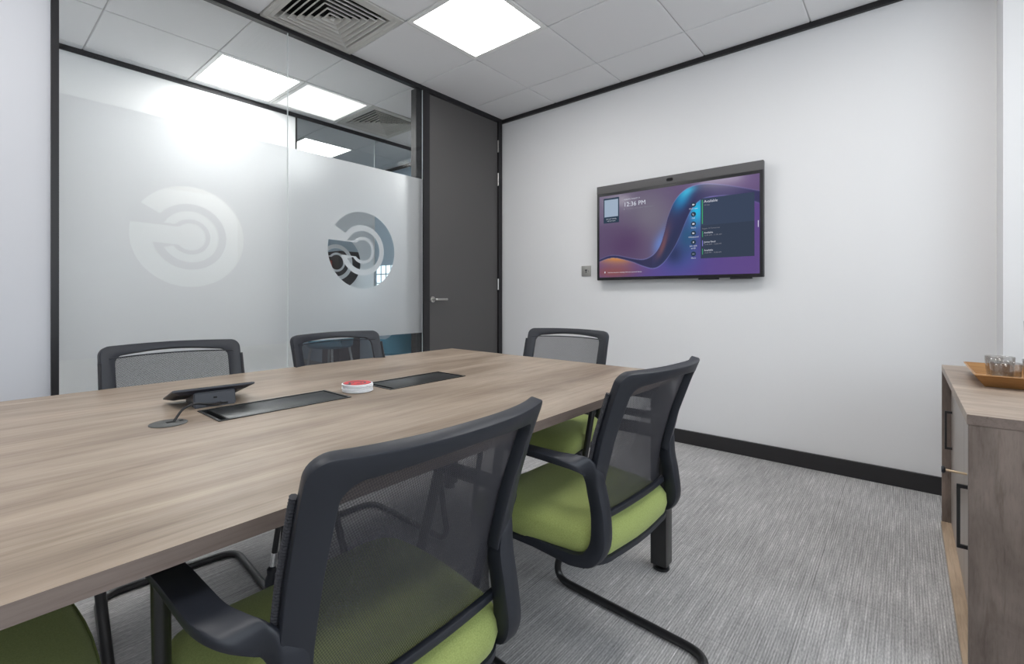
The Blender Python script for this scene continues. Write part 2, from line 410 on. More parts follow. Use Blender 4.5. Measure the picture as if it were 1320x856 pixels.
def wall(name, parts, mat='wall'):
    b = bmesh.new()
    for p in parts: box(b, *p)
    return struct(finish(b, name, mat, smooth=0))
wall('wall_back', [(XL - .10, 1.25, YB, YB + .12, 0, CEIL + .02)])
wall('wall_column', [(.335, 1.25, YB - .20, YB + .001, 0, CEIL + .02)])
WX = 1.15
wall('wall_right', [(WX, WX + .25, -2.8, YB, 0, .80), (WX, WX + .25, -2.8, YB, 2.42, CEIL + .02), (WX, WX + .25, -2.8, -1.6, .8, 2.42), (WX, WX + .25, 2.7, YB, .8, 2.42)])
wall('wall_front', [(XL - .1, WX + .25, -2.8, -2.68, 0, CEIL + .02)])
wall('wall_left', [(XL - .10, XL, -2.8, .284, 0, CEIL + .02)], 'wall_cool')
wall('wall_corridor', [(XF - .1, XF, -2.6, 2.015, 0, CEIL + .02), (XF - .1, XF, 3.72, 5.2, 0, CEIL + .02), (XF - .1, XL - .1, 5.1, 5.2, 0, CEIL), (XF - .1, XL - .1, -2.8, -2.68, 0, CEIL)], 'wall_corr')
wall('wall_meeting', [(-7.6, XF - .1, 3.72, 3.84, 0, CEIL + .02)], 'wall_blue')
wall('wall_outer', [(-7.7, -7.6, -.5, 3.84, 0, CEIL + .02), (-7.7, XF - .1, -.6, -.5, 0, CEIL + .02)])
wall('wall_return', [(XL - .1, XL, YB, 5.2, 0, CEIL + .02)])

# trims
bm = bmesh.new(); box(bm, XL, .335, YB - .022, YB, CEIL - .032, CEIL + .004); struct(finish(bm, 'trim_back', 'black', smooth=0))
bm = bmesh.new(); box(bm, XL - .018, XL + .020, .284, YB - .022, CEIL - .030, CEIL + .004); box(bm, XL + .020, XL + .024, .284, YB - .022, CEIL - .008, CEIL + .004)
box(bm, XL, XL + .022, -2.68, .284, CEIL - .034, CEIL + .004); struct(finish(bm, 'trim_left', 'black', smooth=0))
bm = bmesh.new(); box(bm, XF, XF + .012, -2.6, 5.1, CEIL - .034, CEIL + .004); struct(finish(bm, 'trim_corridor', 'black', smooth=0))
bm = bmesh.new(); box(bm, -7.6, XF - .1, 3.70, 3.72, CEIL - .034, CEIL + .004); struct(finish(bm, 'trim_meeting', 'black', smooth=0))
bm = bmesh.new(); box(bm, XL, .335, YB - .018, YB, 0, .092, .002); struct(finish(bm, 'baseboard_back', 'skirt', smooth=0))
bm = bmesh.new(); box(bm, XF, XF + .018, -2.6, 2.015, 0, .092, .002); struct(finish(bm, 'baseboard_corridor', 'skirt', smooth=0))
bm = bmesh.new(); box(bm, XL, XL + .018, -2.68, .284, 0, .092, .002); struct(finish(bm, 'baseboard_left', 'skirt', smooth=0))

# glazed partition frame
bm = bmesh.new()
box(bm, XL - .06, XL + .020, .284, .310, 0, CEIL - .03)            # jamb post
box(bm, XL - .06, XL - .002, 2.345, 2.400, 0, CEIL - .03)           # mullion behind the glass edge
box(bm, XL - .06, XL + .022, 2.402, 2.425, 0, CEIL - .03)
box(bm, XL - .06, XL + .014, 2.430, 2.470, 0, CEIL - .03)
box(bm, XL - .06, XL + .022, 3.300, 3.345, 0, CEIL - .03)
box(bm, XL - .06, XL + .02, .31, 2.40, 0, .035)
struct(finish(bm, 'trim_1', 'black', smooth=0))

# logo outlines (unit radius)
def arc(r, a0, a1, n=40):
    return [(r * math.cos(R(a0 + (a1 - a0) * k / n)), r * math.sin(R(a0 + (a1 - a0) * k / n))) for k in range(n + 1)]
def logo_shapes():
    A = arc(1, 168, 360 + 145, 90) + arc(.654, 142 + 360, 193, 80)
    A += arc(.27, 219, 360 + 137, 50)
    B = arc(.51, 152, -153, 60) + arc(.35, -147, 140, 50)
    return [A, B]
def place_logo(cy, cz, s): return [[(cy + x * s, cz + y * s) for x, y in P] for P in logo_shapes()]

JY = 1.339
def pane(name, y0, y1, x, z0=.035, z1=CEIL - .012, film=None, logo=None, t=.010, gm='glass'):
    b = bmesh.new(); box(b, x - t, x, y0, y1, z0, z1)
    for f in b.faces:
        n = f.normal if f.normal.length else f.calc_center_median()
        f.normal_update()
        if abs(f.normal.y) > .9: f.material_index = 1
    g = struct(finish(b, name, [gm, 'edgeglass'], smooth=0))
    if film:
        polys = [[(y0 + .001, film[0]), (y1 - .001, film[0]), (y1 - .001, film[1]), (y0 + .001, film[1])]]
        if logo: polys += place_logo(*logo)
        b = bmesh.new(); add_faces(b, fill2d(polys), lambda u, v, w: (x + .0015, u, v))
        f = finish(b, 'frosted_film', 'frost', g, smooth=0); f['label'] = 'frosted film band with a clear round logo cut out of it'
    return g
ZF = (EYE - .293, EYE + .893)
pane('window_1', .310, JY - .0015, XL + .012, film=ZF, logo=(.822, EYE + .302, .262))
pane('window_2', JY + .0015, 2.400, XL + .012, film=ZF, logo=(1.864, EYE + .305, .264))
# far partition on the other side of the corridor
bm = bmesh.new()
box(bm, XF - .07, XF + .002, 2.015, 2.031, 0, CEIL - .03); box(bm, XF - .07, XF + .01, 3.70, 3.72, 0, CEIL - .03); box(bm, XF - .07, XF + .01, 2.031, 3.70, 0, .035)
struct(finish(bm, 'trim_2', 'black', smooth=0))
pane('window_3', 2.031, 2.848, XF, gm='glassfar', film=ZF, logo=(2.42, EYE + .31, .262))
pane('window_4', 2.852, 3.699, XF, gm='glassfar')
# daylight window in the right wall (behind and to the right of the camera)
win = empty('window_5', (WX + .12, 0, 0)); struct(win)
bm = bmesh.new()
for y0, y1 in ((-1.6, -1.54), (-.20, -.14), (1.24, 1.30), (2.64, 2.70)): box(bm, -.03, .03, y0, y1, .8, 2.42)
box(bm, -.03, .03, -1.6, 2.7, .8, .86); box(bm, -.03, .03, -1.6, 2.7, 2.36, 2.42)
finish(bm, 'window_frame', 'whiteleg', win, smooth=0)
bm = bmesh.new(); box(bm, -.004, .004, -1.55, 2.65, .85, 2.37); finish(bm, 'window_glass', 'glass', win, smooth=0)

# door
door = empty('door_1', (XL, 0, 0)); struct(door)
bm = bmesh.new(); box(bm, -.044, 0.004, 2.474, 3.298, .006, CEIL - .036, .0015); finish(bm, 'door_leaf', 'door', door, smooth=0)
bm = bmesh.new()
hz, hy0 = EYE - .038, 2.505
circ = [(hy0 + .024 * math.cos(2 * math.pi * k / 24), hz + .024 * math.sin(2 * math.pi * k / 24)) for k in range(24)]
loft(bm, [[(.004, a, c) for a, c in circ], [(.014, a, c) for a, c in circ]])
sweep(bm, bend([(.010, hy0, hz), (.055, hy0, hz), (.055, hy0 + .115, hz)], .014), .0095, 14)
finish(bm, 'door_handle', 'steel', door)
bm = bmesh.new(); box(bm, -.002, .008, 2.455, 2.474, EYE - .14, EYE + .02, .002); finish(bm, 'latch_plate', 'steel', door, smooth=0)
for z0, z1 in ((EYE + 1.307, EYE + 1.4145), (EYE + 1.0, EYE + 1.114), (EYE + .045, EYE + .145)):
    bm = bmesh.new(); sweep(bm, [(.012, 3.300, z0), (.012, 3.300, z1)], .008, 10)
    for k in range(1, 4): sweep(bm, [(.012, 3.300, z0 + (z1 - z0) * k / 4 - .0012), (.012, 3.300, z0 + (z1 - z0) * k / 4 + .0012)], .0092, 10)
    finish(bm, 'door_hinge', 'steel', door)

# ------------------------------------------------------------------ ceiling lights and vents
def ceiling_light(i, j, mat, label, group):
    x0, y0 = GX + .6 * i, GY + .6 * j
    t = tag(empty('ceiling_light', (x0 + .3, y0 + .3, CEIL)), label, 'ceiling light', group)
    b = bmesh.new(); w = .296; q = .268
    for s in ((-w, w, -w, -q), (-w, w, q, w), (-w, -q, -q, q), (q, w, -q, q)): box(b, s[0], s[1], s[2], s[3], -.004, .05)
    finish(b, 'frame', 'lframe', t, smooth=0)
    b = bmesh.new(); box(b, -q, q, -q, q, .002, .012); finish(b, 'diffuser', mat, t, smooth=0)
    return t
LAB = {(0, -1): 'square recessed LED panel glowing in the ceiling above the table end',
       (3, -1): 'square recessed LED panel in the ceiling above the cabinet side, out of the frame',
       (0, -5): 'square recessed LED panel in the ceiling behind the camera, nearer the glass wall',
       (3, -5): 'square recessed LED panel in the ceiling behind the camera, nearer the window',
       (-3, -2): 'bright corridor ceiling light seen through the glass, above the white wall',
       (-3, -1): 'dimmer corridor ceiling light panel seen through the glass, next to the square vent',
       (-3, -6): 'corridor ceiling light far to the left, out of the frame',
       (-3, 2): 'corridor ceiling light past the door, out of the frame',
       (-5, 0): 'lit ceiling panel in the room beyond the corridor, seen above the frosted band',
       (-5, -2): 'added unseen ceiling panel to brighten the room beyond the corridor, hidden behind the white wall',
       (-8, -2): 'added unseen ceiling panel to brighten the far corner of the room beyond the corridor'}
for (i, j), k in lights.items():
    ceiling_light(i, j, 'lamp' if k == 'r' else 'lamp_far' if k == 'f' else ('lamp_dim' if (i, j) == (-3, -1) else 'lamp_c'), LAB[(i, j)], {'r': 'ceiling lights of the meeting room', 'c': 'ceiling lights of the corridor', 'f': 'ceiling lights of the far room'}[k])

def ceiling_vent(i, j, label):
    x0, y0 = GX + .6 * i, GY + .6 * j
    t = tag(empty('ceiling_vent', (x0 + .3, y0 + .3, CEIL)), label, 'vent')
    def sq(r, z): return [(-r, -r, z), (r, -r, z), (r, r, z), (-r, r, z)]
    b = bmesh.new()
    loft(b, [sq(.296, .04), sq(.296, -.003), sq(.292, -.006), sq(.268, -.006), sq(.262, -.002), sq(.240, -.002), sq(.238, .0), sq(.222, .045)], caps=False)
    finish(b, 'frame', 'ventw', t, smooth=0)
    b = bmesh.new(); box(b, -.29, .29, -.29, .29, .10, .105); finish(b, 'backing', 'void', t, smooth=0)
    for k in range(6):
        r = .218 - k * .0345
        b = bmesh.new()
        loft(b, [sq(r, -.006), sq(r - .007, -.006), sq(r - .024, .018), sq(r - .022, .020), sq(r - .003, -.002), sq(r, -.002)], closed=True)
        finish(b, 'louvre', 'ventw', t, smooth=0)
    b = bmesh.new(); loft(b, [sq(.013, -.006), sq(.006, .012)]); 
    finish(b, 'centre_cone', 'ventw', t, smooth=0)
ceiling_vent(-1, -2, 'square ceiling vent with concentric louvres, nearest, beside the black glazing trim')
ceiling_vent(-3, 0, 'square concentric ceiling vent in the corridor, seen through the glass')

# ------------------------------------------------------------------ table
X0, X1, Y1, Y0 = -1.912, -.657, 1.841, -1.36
tb = tag(empty('meeting_table', ((X0 + X1) / 2, .24, 0)), 'long rectangular wood-effect meeting table with black legs in the middle of the room', 'table')
ox, oy = (X0 + X1) / 2, .24
bm = bmesh.new()
holes = [(-1.368, -1.224, .418, .762), (-1.355, -1.222, .916, 1.238)]
# slab top built as strips around the two module openings
HX0, HX1 = -1.366, -1.224
xs = [X0, HX0, HX1, X1]; ys = [Y0, .418, .764, .912, 1.240, Y1]
def V(x, y, z): return bm.verts.new((x - ox, y - oy, z))
zt, zb = TT, TT - .0235
grid = {(a, c, z): V(xs[a], ys[c], z) for a in range(4) for c in range(6) for z in (zt, zb)}
def isq(a, c): return not (a == 1 and c in (1, 3))
for a in range(3):
    for c in range(5):
        if not isq(a, c):
            for (p, q) in (((a, c), (a + 1, c)), ((a + 1, c), (a + 1, c + 1)), ((a + 1, c + 1), (a, c + 1)), ((a, c + 1), (a, c))):
                bm.faces.new((grid[(*p, zt)], grid[(*q, zt)], grid[(*q, zb)], grid[(*p, zb)])).material_index = 1
            continue
        for z in (zt, zb): bm.faces.new([grid[(p, q, z)] for p, q in ((a, c), (a + 1, c), (a + 1, c + 1), (a, c + 1))])
for a in range(3):
    for c in (0, 5): bm.faces.new((grid[(a, c, zt)], grid[(a + 1, c, zt)], grid[(a + 1, c, zb)], grid[(a, c, zb)])).material_index = 1
for c in range(5):
    for a in (0, 3): bm.faces.new((grid[(a, c, zt)], grid[(a, c + 1, zt)], grid[(a, c + 1, zb)], grid[(a, c, zb)])).material_index = 1
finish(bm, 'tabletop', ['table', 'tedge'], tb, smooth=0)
legs = [(X1 - .040, Y1 - .075), (X0 + .06, Y1 - .075), (X1 - .040, Y0 + .075), (X0 + .06, Y0 + .075)]
for x, y in legs:
    b = bmesh.new(); box(b, x - ox - .03, x - ox + .03, y - oy - .03, y - oy + .03, .022, zb, .003)
    l = finish(b, 'leg', 'tube', tb, smooth=30)
    b = bmesh.new(); lathe(b, [(.027, 0), (.030, .004), (.030, .010), (.012, .013), (.012, .03)], 24, x - ox, y - oy); finish(b, 'foot', 'tube', l)
b = bmesh.new()
for y in (Y1 - .075, Y0 + .075): box(b, X0 + .09 - ox, X1 - .07 - ox, y - oy - .02, y - oy + .02, .640, zb, .002)
for x in (X0 + .30, X1 - .30): box(b, x - ox - .02, x - ox + .02, Y0 + .095 - oy, Y1 - .095 - oy, .655, zb, .002)
finish(b, 'frame_rail', 'tube', tb, smooth=30)

# power modules let into the table
def module(y0, y1, label):
    x0, x1 = HX0, HX1; cx, cy = (x0 + x1) / 2, (y0 + y1) / 2; hx, hy = (x1 - x0) / 2, (y1 - y0) / 2
    t = tag(empty('power_module', (cx, cy, TT)), label, 'table power module', 'power modules set into the table')
    def rr(ix, iy, z): return [(-hx + ix, -hy + iy, z), (hx - ix, -hy + iy, z), (hx - ix, hy - iy, z), (-hx + ix, hy - iy, z)]
    b = bmesh.new()
    loft(b, [rr(.001, .001, -.04), rr(.001, .001, .0005), rr(-.004, -.004, .0005), rr(-.004, -.004, .0022), rr(.003, .003, .0022), rr(.003, .003, -.04)], caps=False)
    box(b, -hx + .002, hx - .002, -hy + .002, hy - .002, -.045, -.040)
    finish(b, 'tray', 'module', t, smooth=0)
    b = bmesh.new(); box(b, -hx + .005, hx - .010, -hy + .022, hy - .006, -.008, .0010, .0012)
    box(b, -hx + .005, hx - .010, -hy + .0185, -hy + .0200, -.008, .0014)
    finish(b, 'lid', 'module', t, smooth=30)
    return t
module(.418, .764, 'black rectangular power module set flush in the table, behind the console')
module(.912, 1.240, 'black rectangular power module set flush in the table, nearer the screen wall')

# cable grommet
gr = tag(empty('cable_grommet', (-1.292, .331, TT)), 'round dark grey cable grommet set in the table top', 'grommet')
b = bmesh.new(); lathe(b, [(.0385, .0004), (.0385, .0014), (.036, .0026), (.001, .0028)], 40); finish(b, 'cap', 'hub', gr)
b = bmesh.new(); box(b, -.006, .006, -.004, .010, .0029, .0034); box(b, -.005, .005, .022, .030, .0029, .0034); finish(b, 'slot', 'void', gr, smooth=0)

# touch console
cs = tag(empty('touch_console', (-1.450, .472, TT), R(-6)), 'dark touch console with tilted screen seen from behind on the table', 'touch console')
b = bmesh.new()
# local +x towards the camera; slab falls away towards -x
def slab(x0, x1, y0, y1, za, zb_, th, inset=.0): return
L = .196 / 2
top = [(.050, -L, .053), (.050, L, .053), (-.085, L, .014), (-.085, -L, .014)]
dn = Vector((.28, 0, -.96)).normalized()
ntop = Vector((-.28, 0, .96))
top = [Vector(p) for p in top]; mid = sum(top, Vector()) / 4
loft(b, [[p + ntop * .001 + (mid - p) * .02 for p in top], [p for p in top], [p - ntop * .004 for p in top], [p - ntop * .012 + (mid - p) * .22 for p in top]])
finish(b, 'screen_shell', 'console', cs, smooth=25)
b = bmesh.new(); vs = [b.verts.new(p + ntop * .0018 + (mid - p) * .05) for p in top]; b.faces.new(vs); finish(b, 'glass', 'consoleglass', cs, smooth=0)
b = bmesh.new()
pr = [(.052, .0), (.044, .040), (.030, .043), (-.045, .020), (-.060, .0)]
loft(b, [[(x, -.050, z) for x, z in pr], [(x, .050, z) for x, z in pr]]); bmesh.ops.bevel(b, geom=b.edges[:], offset=.003, segments=2, affect='EDGES')
finish(b, 'base', 'console', cs)
b = bmesh.new(); box(b, .0470, .0492, -.004, .004, .022, .026); box(b, .0505, .0525, -.022, .030, .004, .0085); finish(b, 'port', 'void', cs, smooth=0)

# cable from console to grommet
cb = bmesh.new()
kp = catmull([(-1.395, .475, TT + .007), (-1.375, .462, TT + .012), (-1.345, .432, TT + .020), (-1.325, .395, TT + .030), (-1.305, .365, TT + .026), (-1.292, .348, TT + .012), (-1.288, .340, TT + .002)], 5)
sweep(cb, kp, .0028, 10); sweep(cb, [(-1.402, .480, TT + .0065), (-1.385, .468, TT + .009)], .0045, 10)
tag(finish(cb, 'console_cable', 'cable'), 'short black cable arching from the console to the round grommet', 'cable')

# coasters
cz = TT
words = ['bottom one', 'second from the bottom', 'third from the bottom', 'fourth from the bottom', 'second from the top', 'with red printed face, topmost']
for k in range(6):
    x, y = -1.287 + .0008 * math.sin(k * 2.1), .832 + .0008 * math.cos(k * 1.7)
    t = empty('coaster', (x, y, cz + .0012 + k * .0041), R(20 + 9 * k)); tag(t, 'round white coaster in the small stack on the table, ' + words[k], 'coaster', 'stack of round coasters on the table')
    b = bmesh.new(); lathe(b, [(.0445, 0), (.0468, .0010), (.0468, .0028), (.0445, .0037)], 48)
    finish(b, 'disc', 'white', t)
    if k == 5:
        t.rotation_euler = (0, 0, R(125))
        b = bmesh.new(); lathe(b, [(.0425, .0037), (.0425, .0040)], 48); finish(b, 'printed_face', 'ccharcoal', t, smooth=0)
        b = bmesh.new(); add_faces(b, fill2d([[(p * .041, q * .041) for p, q in P] for P in logo_shapes()]), lambda u, v, w: (u, v, .0044)); finish(b, 'printed_logo', 'red', t, smooth=0)

# cables hanging below the table
def hang(pts, label, r=.0045, plug=True, metal=True):
    t = empty('hanging_cable', pts[0]); tag(t, label, 'cable', 'cables hanging beneath the table')
    o = Vector(pts[0]); P = catmull([tuple(Vector(p) - o) for p in pts], 5)
    b = bmesh.new(); sweep(b, P, r, 10); finish(b, 'cord', 'cable', t)
    e = Vector(P[-1]); d = (Vector(P[-1]) - Vector(P[-4])).normalized()
    if metal:
        b = bmesh.new(); sweep(b, [e, e + d * .035], .0075, 12); finish(b, 'sleeve', 'chrome', t)
        e = e + d * .035
    if plug:
        b = bmesh.new(); sweep(b, [e, e + d * .008, e + d * .022, e + d * .034, e + d * .050], [.008, .013, .010, .014, .012], 12); finish(b, 'plug', 'plastic', t)
hang([(-1.30, .640, .70), (-1.30, .620, .55), (-1.30, .595, .42), (-1.30, .580, .33)], 'black cable hanging under the table edge with a plug on its end, leftmost', .0075)
hang([(-1.36, .67, .70), (-1.36, .655, .55), (-1.36, .642, .44), (-1.36, .635, .34), (-1.36, .63, .24), (-1.36, .63, .14)], 'thicker black cable strap dropping below the table towards the floor', .010, False, False)
hang([(-1.24, .640, .70), (-1.24, .625, .58), (-1.24, .605, .48), (-1.24, .592, .42)], 'black cable with a shiny sleeve hanging under the table beside the near chair back', .008)
# ------------------------------------------------------------------ visitor chair (local: +y faces forward, +x right)
def yb(z):   # lean of the backrest
    ks = [(.44, -.150), (.52, -.141), (.60, -.148), (.70, -.170), (.80, -.202), (.86, -.226)]
    for (a, ya), (b_, yb_) in zip(ks, ks[1:]):
        if z <= b_ or b_ == .86:
            t = (z - a) / (b_ - a); t = max(-.3, t); return ya + (yb_ - ya) * t
def bow(x, z): return -.050 * (1 - abs(x / .215) ** 2.3) * min(1, max(.25, (z - .42) / .38))

def make_chair():
    t = empty('visitor_chair', (0, 0, 0))
    # seat cushion
    def outline(ins, n=10):
        cor = [(.236 - ins, .262 - ins * 1.2, .085), (-.236 + ins, .262 - ins * 1.2, .085), (-.205 + ins, -.165 + ins, .075), (.205 - ins, -.165 + ins, .075)]
        pts = [Vector((x, y, 0)) for x, y, r in cor]; P = []
        for k in range(4):
            p, a, c = pts[k], pts[k - 1], pts[(k + 1) % 4]; q_ = max(.25, 1 - ins * 4.4); r = cor[k][2] * q_
            d1 = (a - p).normalized() * r; d2 = (c - p).normalized() * r
            for s in range(n + 1):
                u = s / n; P.append(((p + d1) * (1 - u) ** 2 + p * 2 * u * (1 - u) + (p + d2) * u * u))
            nx = p + d2; ny = c + (p - c).normalized() * cor[(k + 1) % 4][2] * q_
            for s in range(1, 5):
                q = nx.lerp(ny, s / 5); bulge = .008 * math.sin(math.pi * s / 5)
                o_ = Vector((q.x, q.y, 0)).normalized() * bulge; P.append(q + o_)
        return P
    b = bmesh.new(); rings = []
    for ins, z, zc in ((.006, .403, 0), (.0, .408, 0), (-.005, .430, 0), (-.003, .455, 0), (.006, .469, 0), (.022, .478, 0), (.05, .483, 0), (.10, .485, 0), (.16, .4845, 0)):
        r = []
        for p in outline(ins):
            dz = -.022 * max(0, (p.y - .12) / .13) ** 2 * (1 if z > .45 else 0) - (.006 * max(0, 1 - abs(p.x) / .2) if z > .474 else 0)
            r.append((p.x, p.y, z + dz))
        rings.append(r)
    loft(b, rings); finish(b, 'seat', 'green', t, smooth=60)
    b = bmesh.new(); loft(b, [[(p.x, p.y, z) for p in outline(i)] for i, z in ((.03, .382), (.008, .385), (-.002, .390), (-.002, .402), (.004, .4045))])
    finish(b, 'seat_pan', 'plastic', t, smooth=40)
    # back frame: closed ring
    b = bmesh.new(); secs = []
    def side(xb, xt, zc, ztop, r, arch, n=10):
        P = [(xb + (xt - xb) * k / n, .585 + (ztop - r - .585) * k / n) for k in range(n)]
        P += [(xt - r + r * math.cos(R(90 * k / 8)), ztop - r + r * math.sin(R(90 * k / 8))) for k in range(9)]
        x0 = xt - r
        P += [(x0 * (1 - k / 10), ztop + arch * math.sin(math.pi / 2 * k / 10)) for k in range(1, 11)]
        return P
    out_ = side(.211, .213, 0, .860, .026, .002); in_ = side(.170, .173, 0, .828, .028, .0105)
    full = list(zip(out_, in_)); full += [((-o[0], o[1]), (-i[0], i[1])) for o, i in full[-2::-1]]
    S3 = lambda x, z: Vector((x, yb(z) + bow(x, z), z))
    for o_, i_ in full:
        A_, B_ = S3(*o_), S3(*i_); c = (A_ + B_) / 2; wv = (A_ - B_) / 2
        fx = .050 * 2.3 * abs(c.x / .215) ** 1.3 / .215 * (1 if c.x > 0 else -1) * min(1, max(.25, (c.z - .42) / .38)) * .8
        nrm = Vector((-fx, 1, .28)).normalized(); nrm = (nrm - wv * (nrm.dot(wv) / wv.length_squared)).normalized()
        secs.append(rsec(c, wv, nrm * .011, .32))
    loft(b, secs)
    # lower bar that holds the mesh
    ls = []
    for k in range(13):
        x = -.183 + .366 * k / 12; ls.append(rsec((x, yb(.495) + bow(x, .495) + .002, .495), (0, .0, .008), (0, .007, 0), .6))
    loft(b, ls)
    finish(b, 'backrest_frame', 'plastic', t, smooth=38)
    # mesh
    b = bmesh.new(); nx, nz = 24, 20; g = []
    for i in range(nx + 1):
        x = -.186 + .372 * i / nx; col = []
        ztop = .8255 - .004 * (x / .178) ** 2
        for j in range(nz + 1):
            z = .497 + (ztop - .497) * j / nz; col.append(b.verts.new((x, yb(z) + bow(x, z) + .0125, z)))
        g.append(col)
    for i in range(nx):
        for j in range(nz): b.faces.new((g[i][j], g[i + 1][j], g[i + 1][j + 1], g[i][j + 1]))
    finish(b, 'backrest_mesh', 'mesh', t, smooth=80)
    b = bmesh.new(); pts = []
    for i in range(25):
        x = -.186 + .372 * i / 24; z = .8255 - .004 * (x / .178) ** 2; pts.append((x, yb(z) + bow(x, z) + .0135, z))
    sweep(b, pts, .0024, 8)
    finish(b, 'mesh_top_edge', 'plastic', t)
    for s in (-1, 1):
        b = bmesh.new(); pts = []; rad = []
        for k in range(90):
            z = .625 + .185 * k / 89; pts.append((s * .2125, yb(z) + bow(.2125, z) + .011, z)); rad.append(.0045 + (.0009 if k % 2 else -.0004))
        sweep(b, pts, rad, 8); finish(b, 'edge_cord', 'cord', t, smooth=30)
    # arms
    keys = [  # cx, cy, cz, w(xyz), t(xyz)
        (.218, .050, .402, 0, 0, .013, .009, 0, 0), (.218, -.06, .401, 0, 0, .014, .011, 0, 0), (.214, -.110, .402, 0, -.003, .016, .014, 0, 0),
        (.205, -.148, .416, 0, .012, .015, .018, 0, 0), (.197, -.168, .455, 0, .020, .006, .020, 0, 0), (.192, -.165, .520, 0, .019, 0, .0205, 0, 0),
        (.193, -.155, .572, 0, .018, -.004, .0205, 0, 0), (.203, -.152, .610, .004, .016, -.013, .016, 0, .006), (.226, -.148, .634, .012, .006, -.014, .010, 0, .009),
        (.250, -.128, .647, .018, -.004, -.006, .003, 0, .009), (.263, -.090, .651, .021, -.003, -.001, .001, 0, .0085), (.265, -.03, .651, .0215, 0, 0, 0, 0, .008), (.265, .03, .650, .0215, 0, 0, 0, 0, .007), (.266, .085, .648, .0215, 0, 0, 0, 0, .006), (.266, .120, .647, .019, 0, 0, 0, 0, .005)]
    for s in (-1, 1):
        b = bmesh.new(); rg = []
        for k in catmull(keys, 4):
            c = Vector((k[0] * s, k[1], k[2])); w = Vector((k[3] * s, k[4], k[5])); tt = Vector((k[6] * s, k[7], k[8]))
            tt = tt - w * (tt.dot(w) / w.length_squared); rg.append(rsec(c, w, tt, .42))
        loft(b, rg); finish(b, 'armrest', 'plastic', t, smooth=42)
    # sled base
    b = bmesh.new()
    path = [(-.268, .088, .644), (-.252, .145, .42), (-.220, .283, .0135), (-.213, -.272, .0135), (.213, -.272, .0135), (.220, .283, .0135), (.252, .145, .42), (.268, .088, .644)]
    sweep(b, bend(path, [.03, .075, .07, .07, .075, .03], 7), .0125, 14)
    sweep(b, [(-.250, .152, .380), (.250, .152, .380)], .010, 12); sweep(b, [(-.20, -.12, .384), (.20, -.12, .384)], .008, 10)
    sweep(b, [(-.12, .145, .384), (-.12, -.12, .384)], .008, 10); sweep(b, [(.12, .145, .384), (.12, -.12, .384)], .008, 10)
    finish(b, 'sled_base', 'tube', t)
    return t
proto = make_chair()
GRP = 'green-seated mesh-back chairs around the table'
chairs = [((-.710, .463), 90, 'black mesh-back chair with green seat, nearest the camera, seen from behind'),
          ((-.695, 1.205), 87, 'black mesh-back chair with green seat by the table corner, beside the black table leg'),
          ((-1.238, 1.790), 188, 'black mesh-back chair with green seat at the table end under the screen wall'),
          ((-1.715, 1.142), -92, 'black mesh-back chair across the table, in front of the round clear logo by the door'),
          ((-1.765, .510), -95, 'black mesh-back chair across the table, behind the touch console')]
for k, ((x, y), rz, lab) in enumerate(chairs):
    o = proto if k == 0 else copy_tree(proto)
    o.location = (x, y, 0); o.rotation_euler = (0, 0, R(rz)); tag(o, lab, 'chair', GRP)

# low upholstered stool pushed right under the table
st = tag(empty('stool', (-1.11, -.112, 0), R(1)), 'green cushioned stool at the lower left, tucked beneath the near table edge', 'stool')
for ch in proto.children:
    if ch.name.split('.')[0] in ('seat', 'seat_pan'):
        c = ch.copy(); COL.objects.link(c); c.parent = st
for sx in (-1, 1):
    for sy in (-1, 1):
        b = bmesh.new(); sweep(b, [(sx * .15, sy * .13 + .03, .384), (sx * .18, sy * .17 + .03, .0)], .012, 12); finish(b, 'leg', 'tube', st)

# ------------------------------------------------------------------ wall screen
TX0, TX1, TZ0, TZ1 = -1.808, -.662, EYE + .110, EYE + .832
TY = YB - .07
tv = tag(empty('wall_screen', ((TX0 + TX1) / 2, YB, TZ0)), 'large wall-mounted conferencing display with purple wallpaper and grey camera bar', 'display')
tx, tz = (TX0 + TX1) / 2, TZ0
def lx(x): return x - tx
def lz(z): return EYE + z - tz
yf = TY - YB
b = bmesh.new(); box(b, lx(TX0), lx(TX1), yf, yf + .035, 0, lz(.832), .006, seg=3); finish(b, 'bezel', 'tvbody', tv, smooth=40)
b = bmesh.new(); box(b, lx(-1.62), lx(-.85), yf + .034, -.001, .04, lz(.70), .004); finish(b, 'rear_housing', 'tvbody', tv, smooth=40)
b = bmesh.new(); box(b, lx(TX0) + .0005, lx(TX1) - .0005, yf - .003, yf + .030, lz(.774), lz(.834), .004, seg=3); bar = finish(b, 'speaker_bar', 'tvbar', tv, smooth=40)
b = bmesh.new()
pill = [(lx(-1.241) + dx + .011 * math.cos(R(a)), lz(.803) + .011 * math.sin(R(a))) for dx, rg in ((.012, range(-90, 91, 15)), (-.012, range(90, 271, 15))) for a in rg]
loft(b, [[(p, yf - .0055, q) for p, q in pill], [(p, yf - .002, q) for p, q in pill]]); finish(b, 'camera_lens', 'consoleglass', bar, smooth=30)
for x0, x1 in ((-1.052, -.925), (-.855, -.728)):
    b = bmesh.new(); box(b, lx(x0), lx(x1), yf + .004, yf + .03, -.010, .001, .002); finish(b, 'mount_clip', 'tvbody', tv, smooth=40)

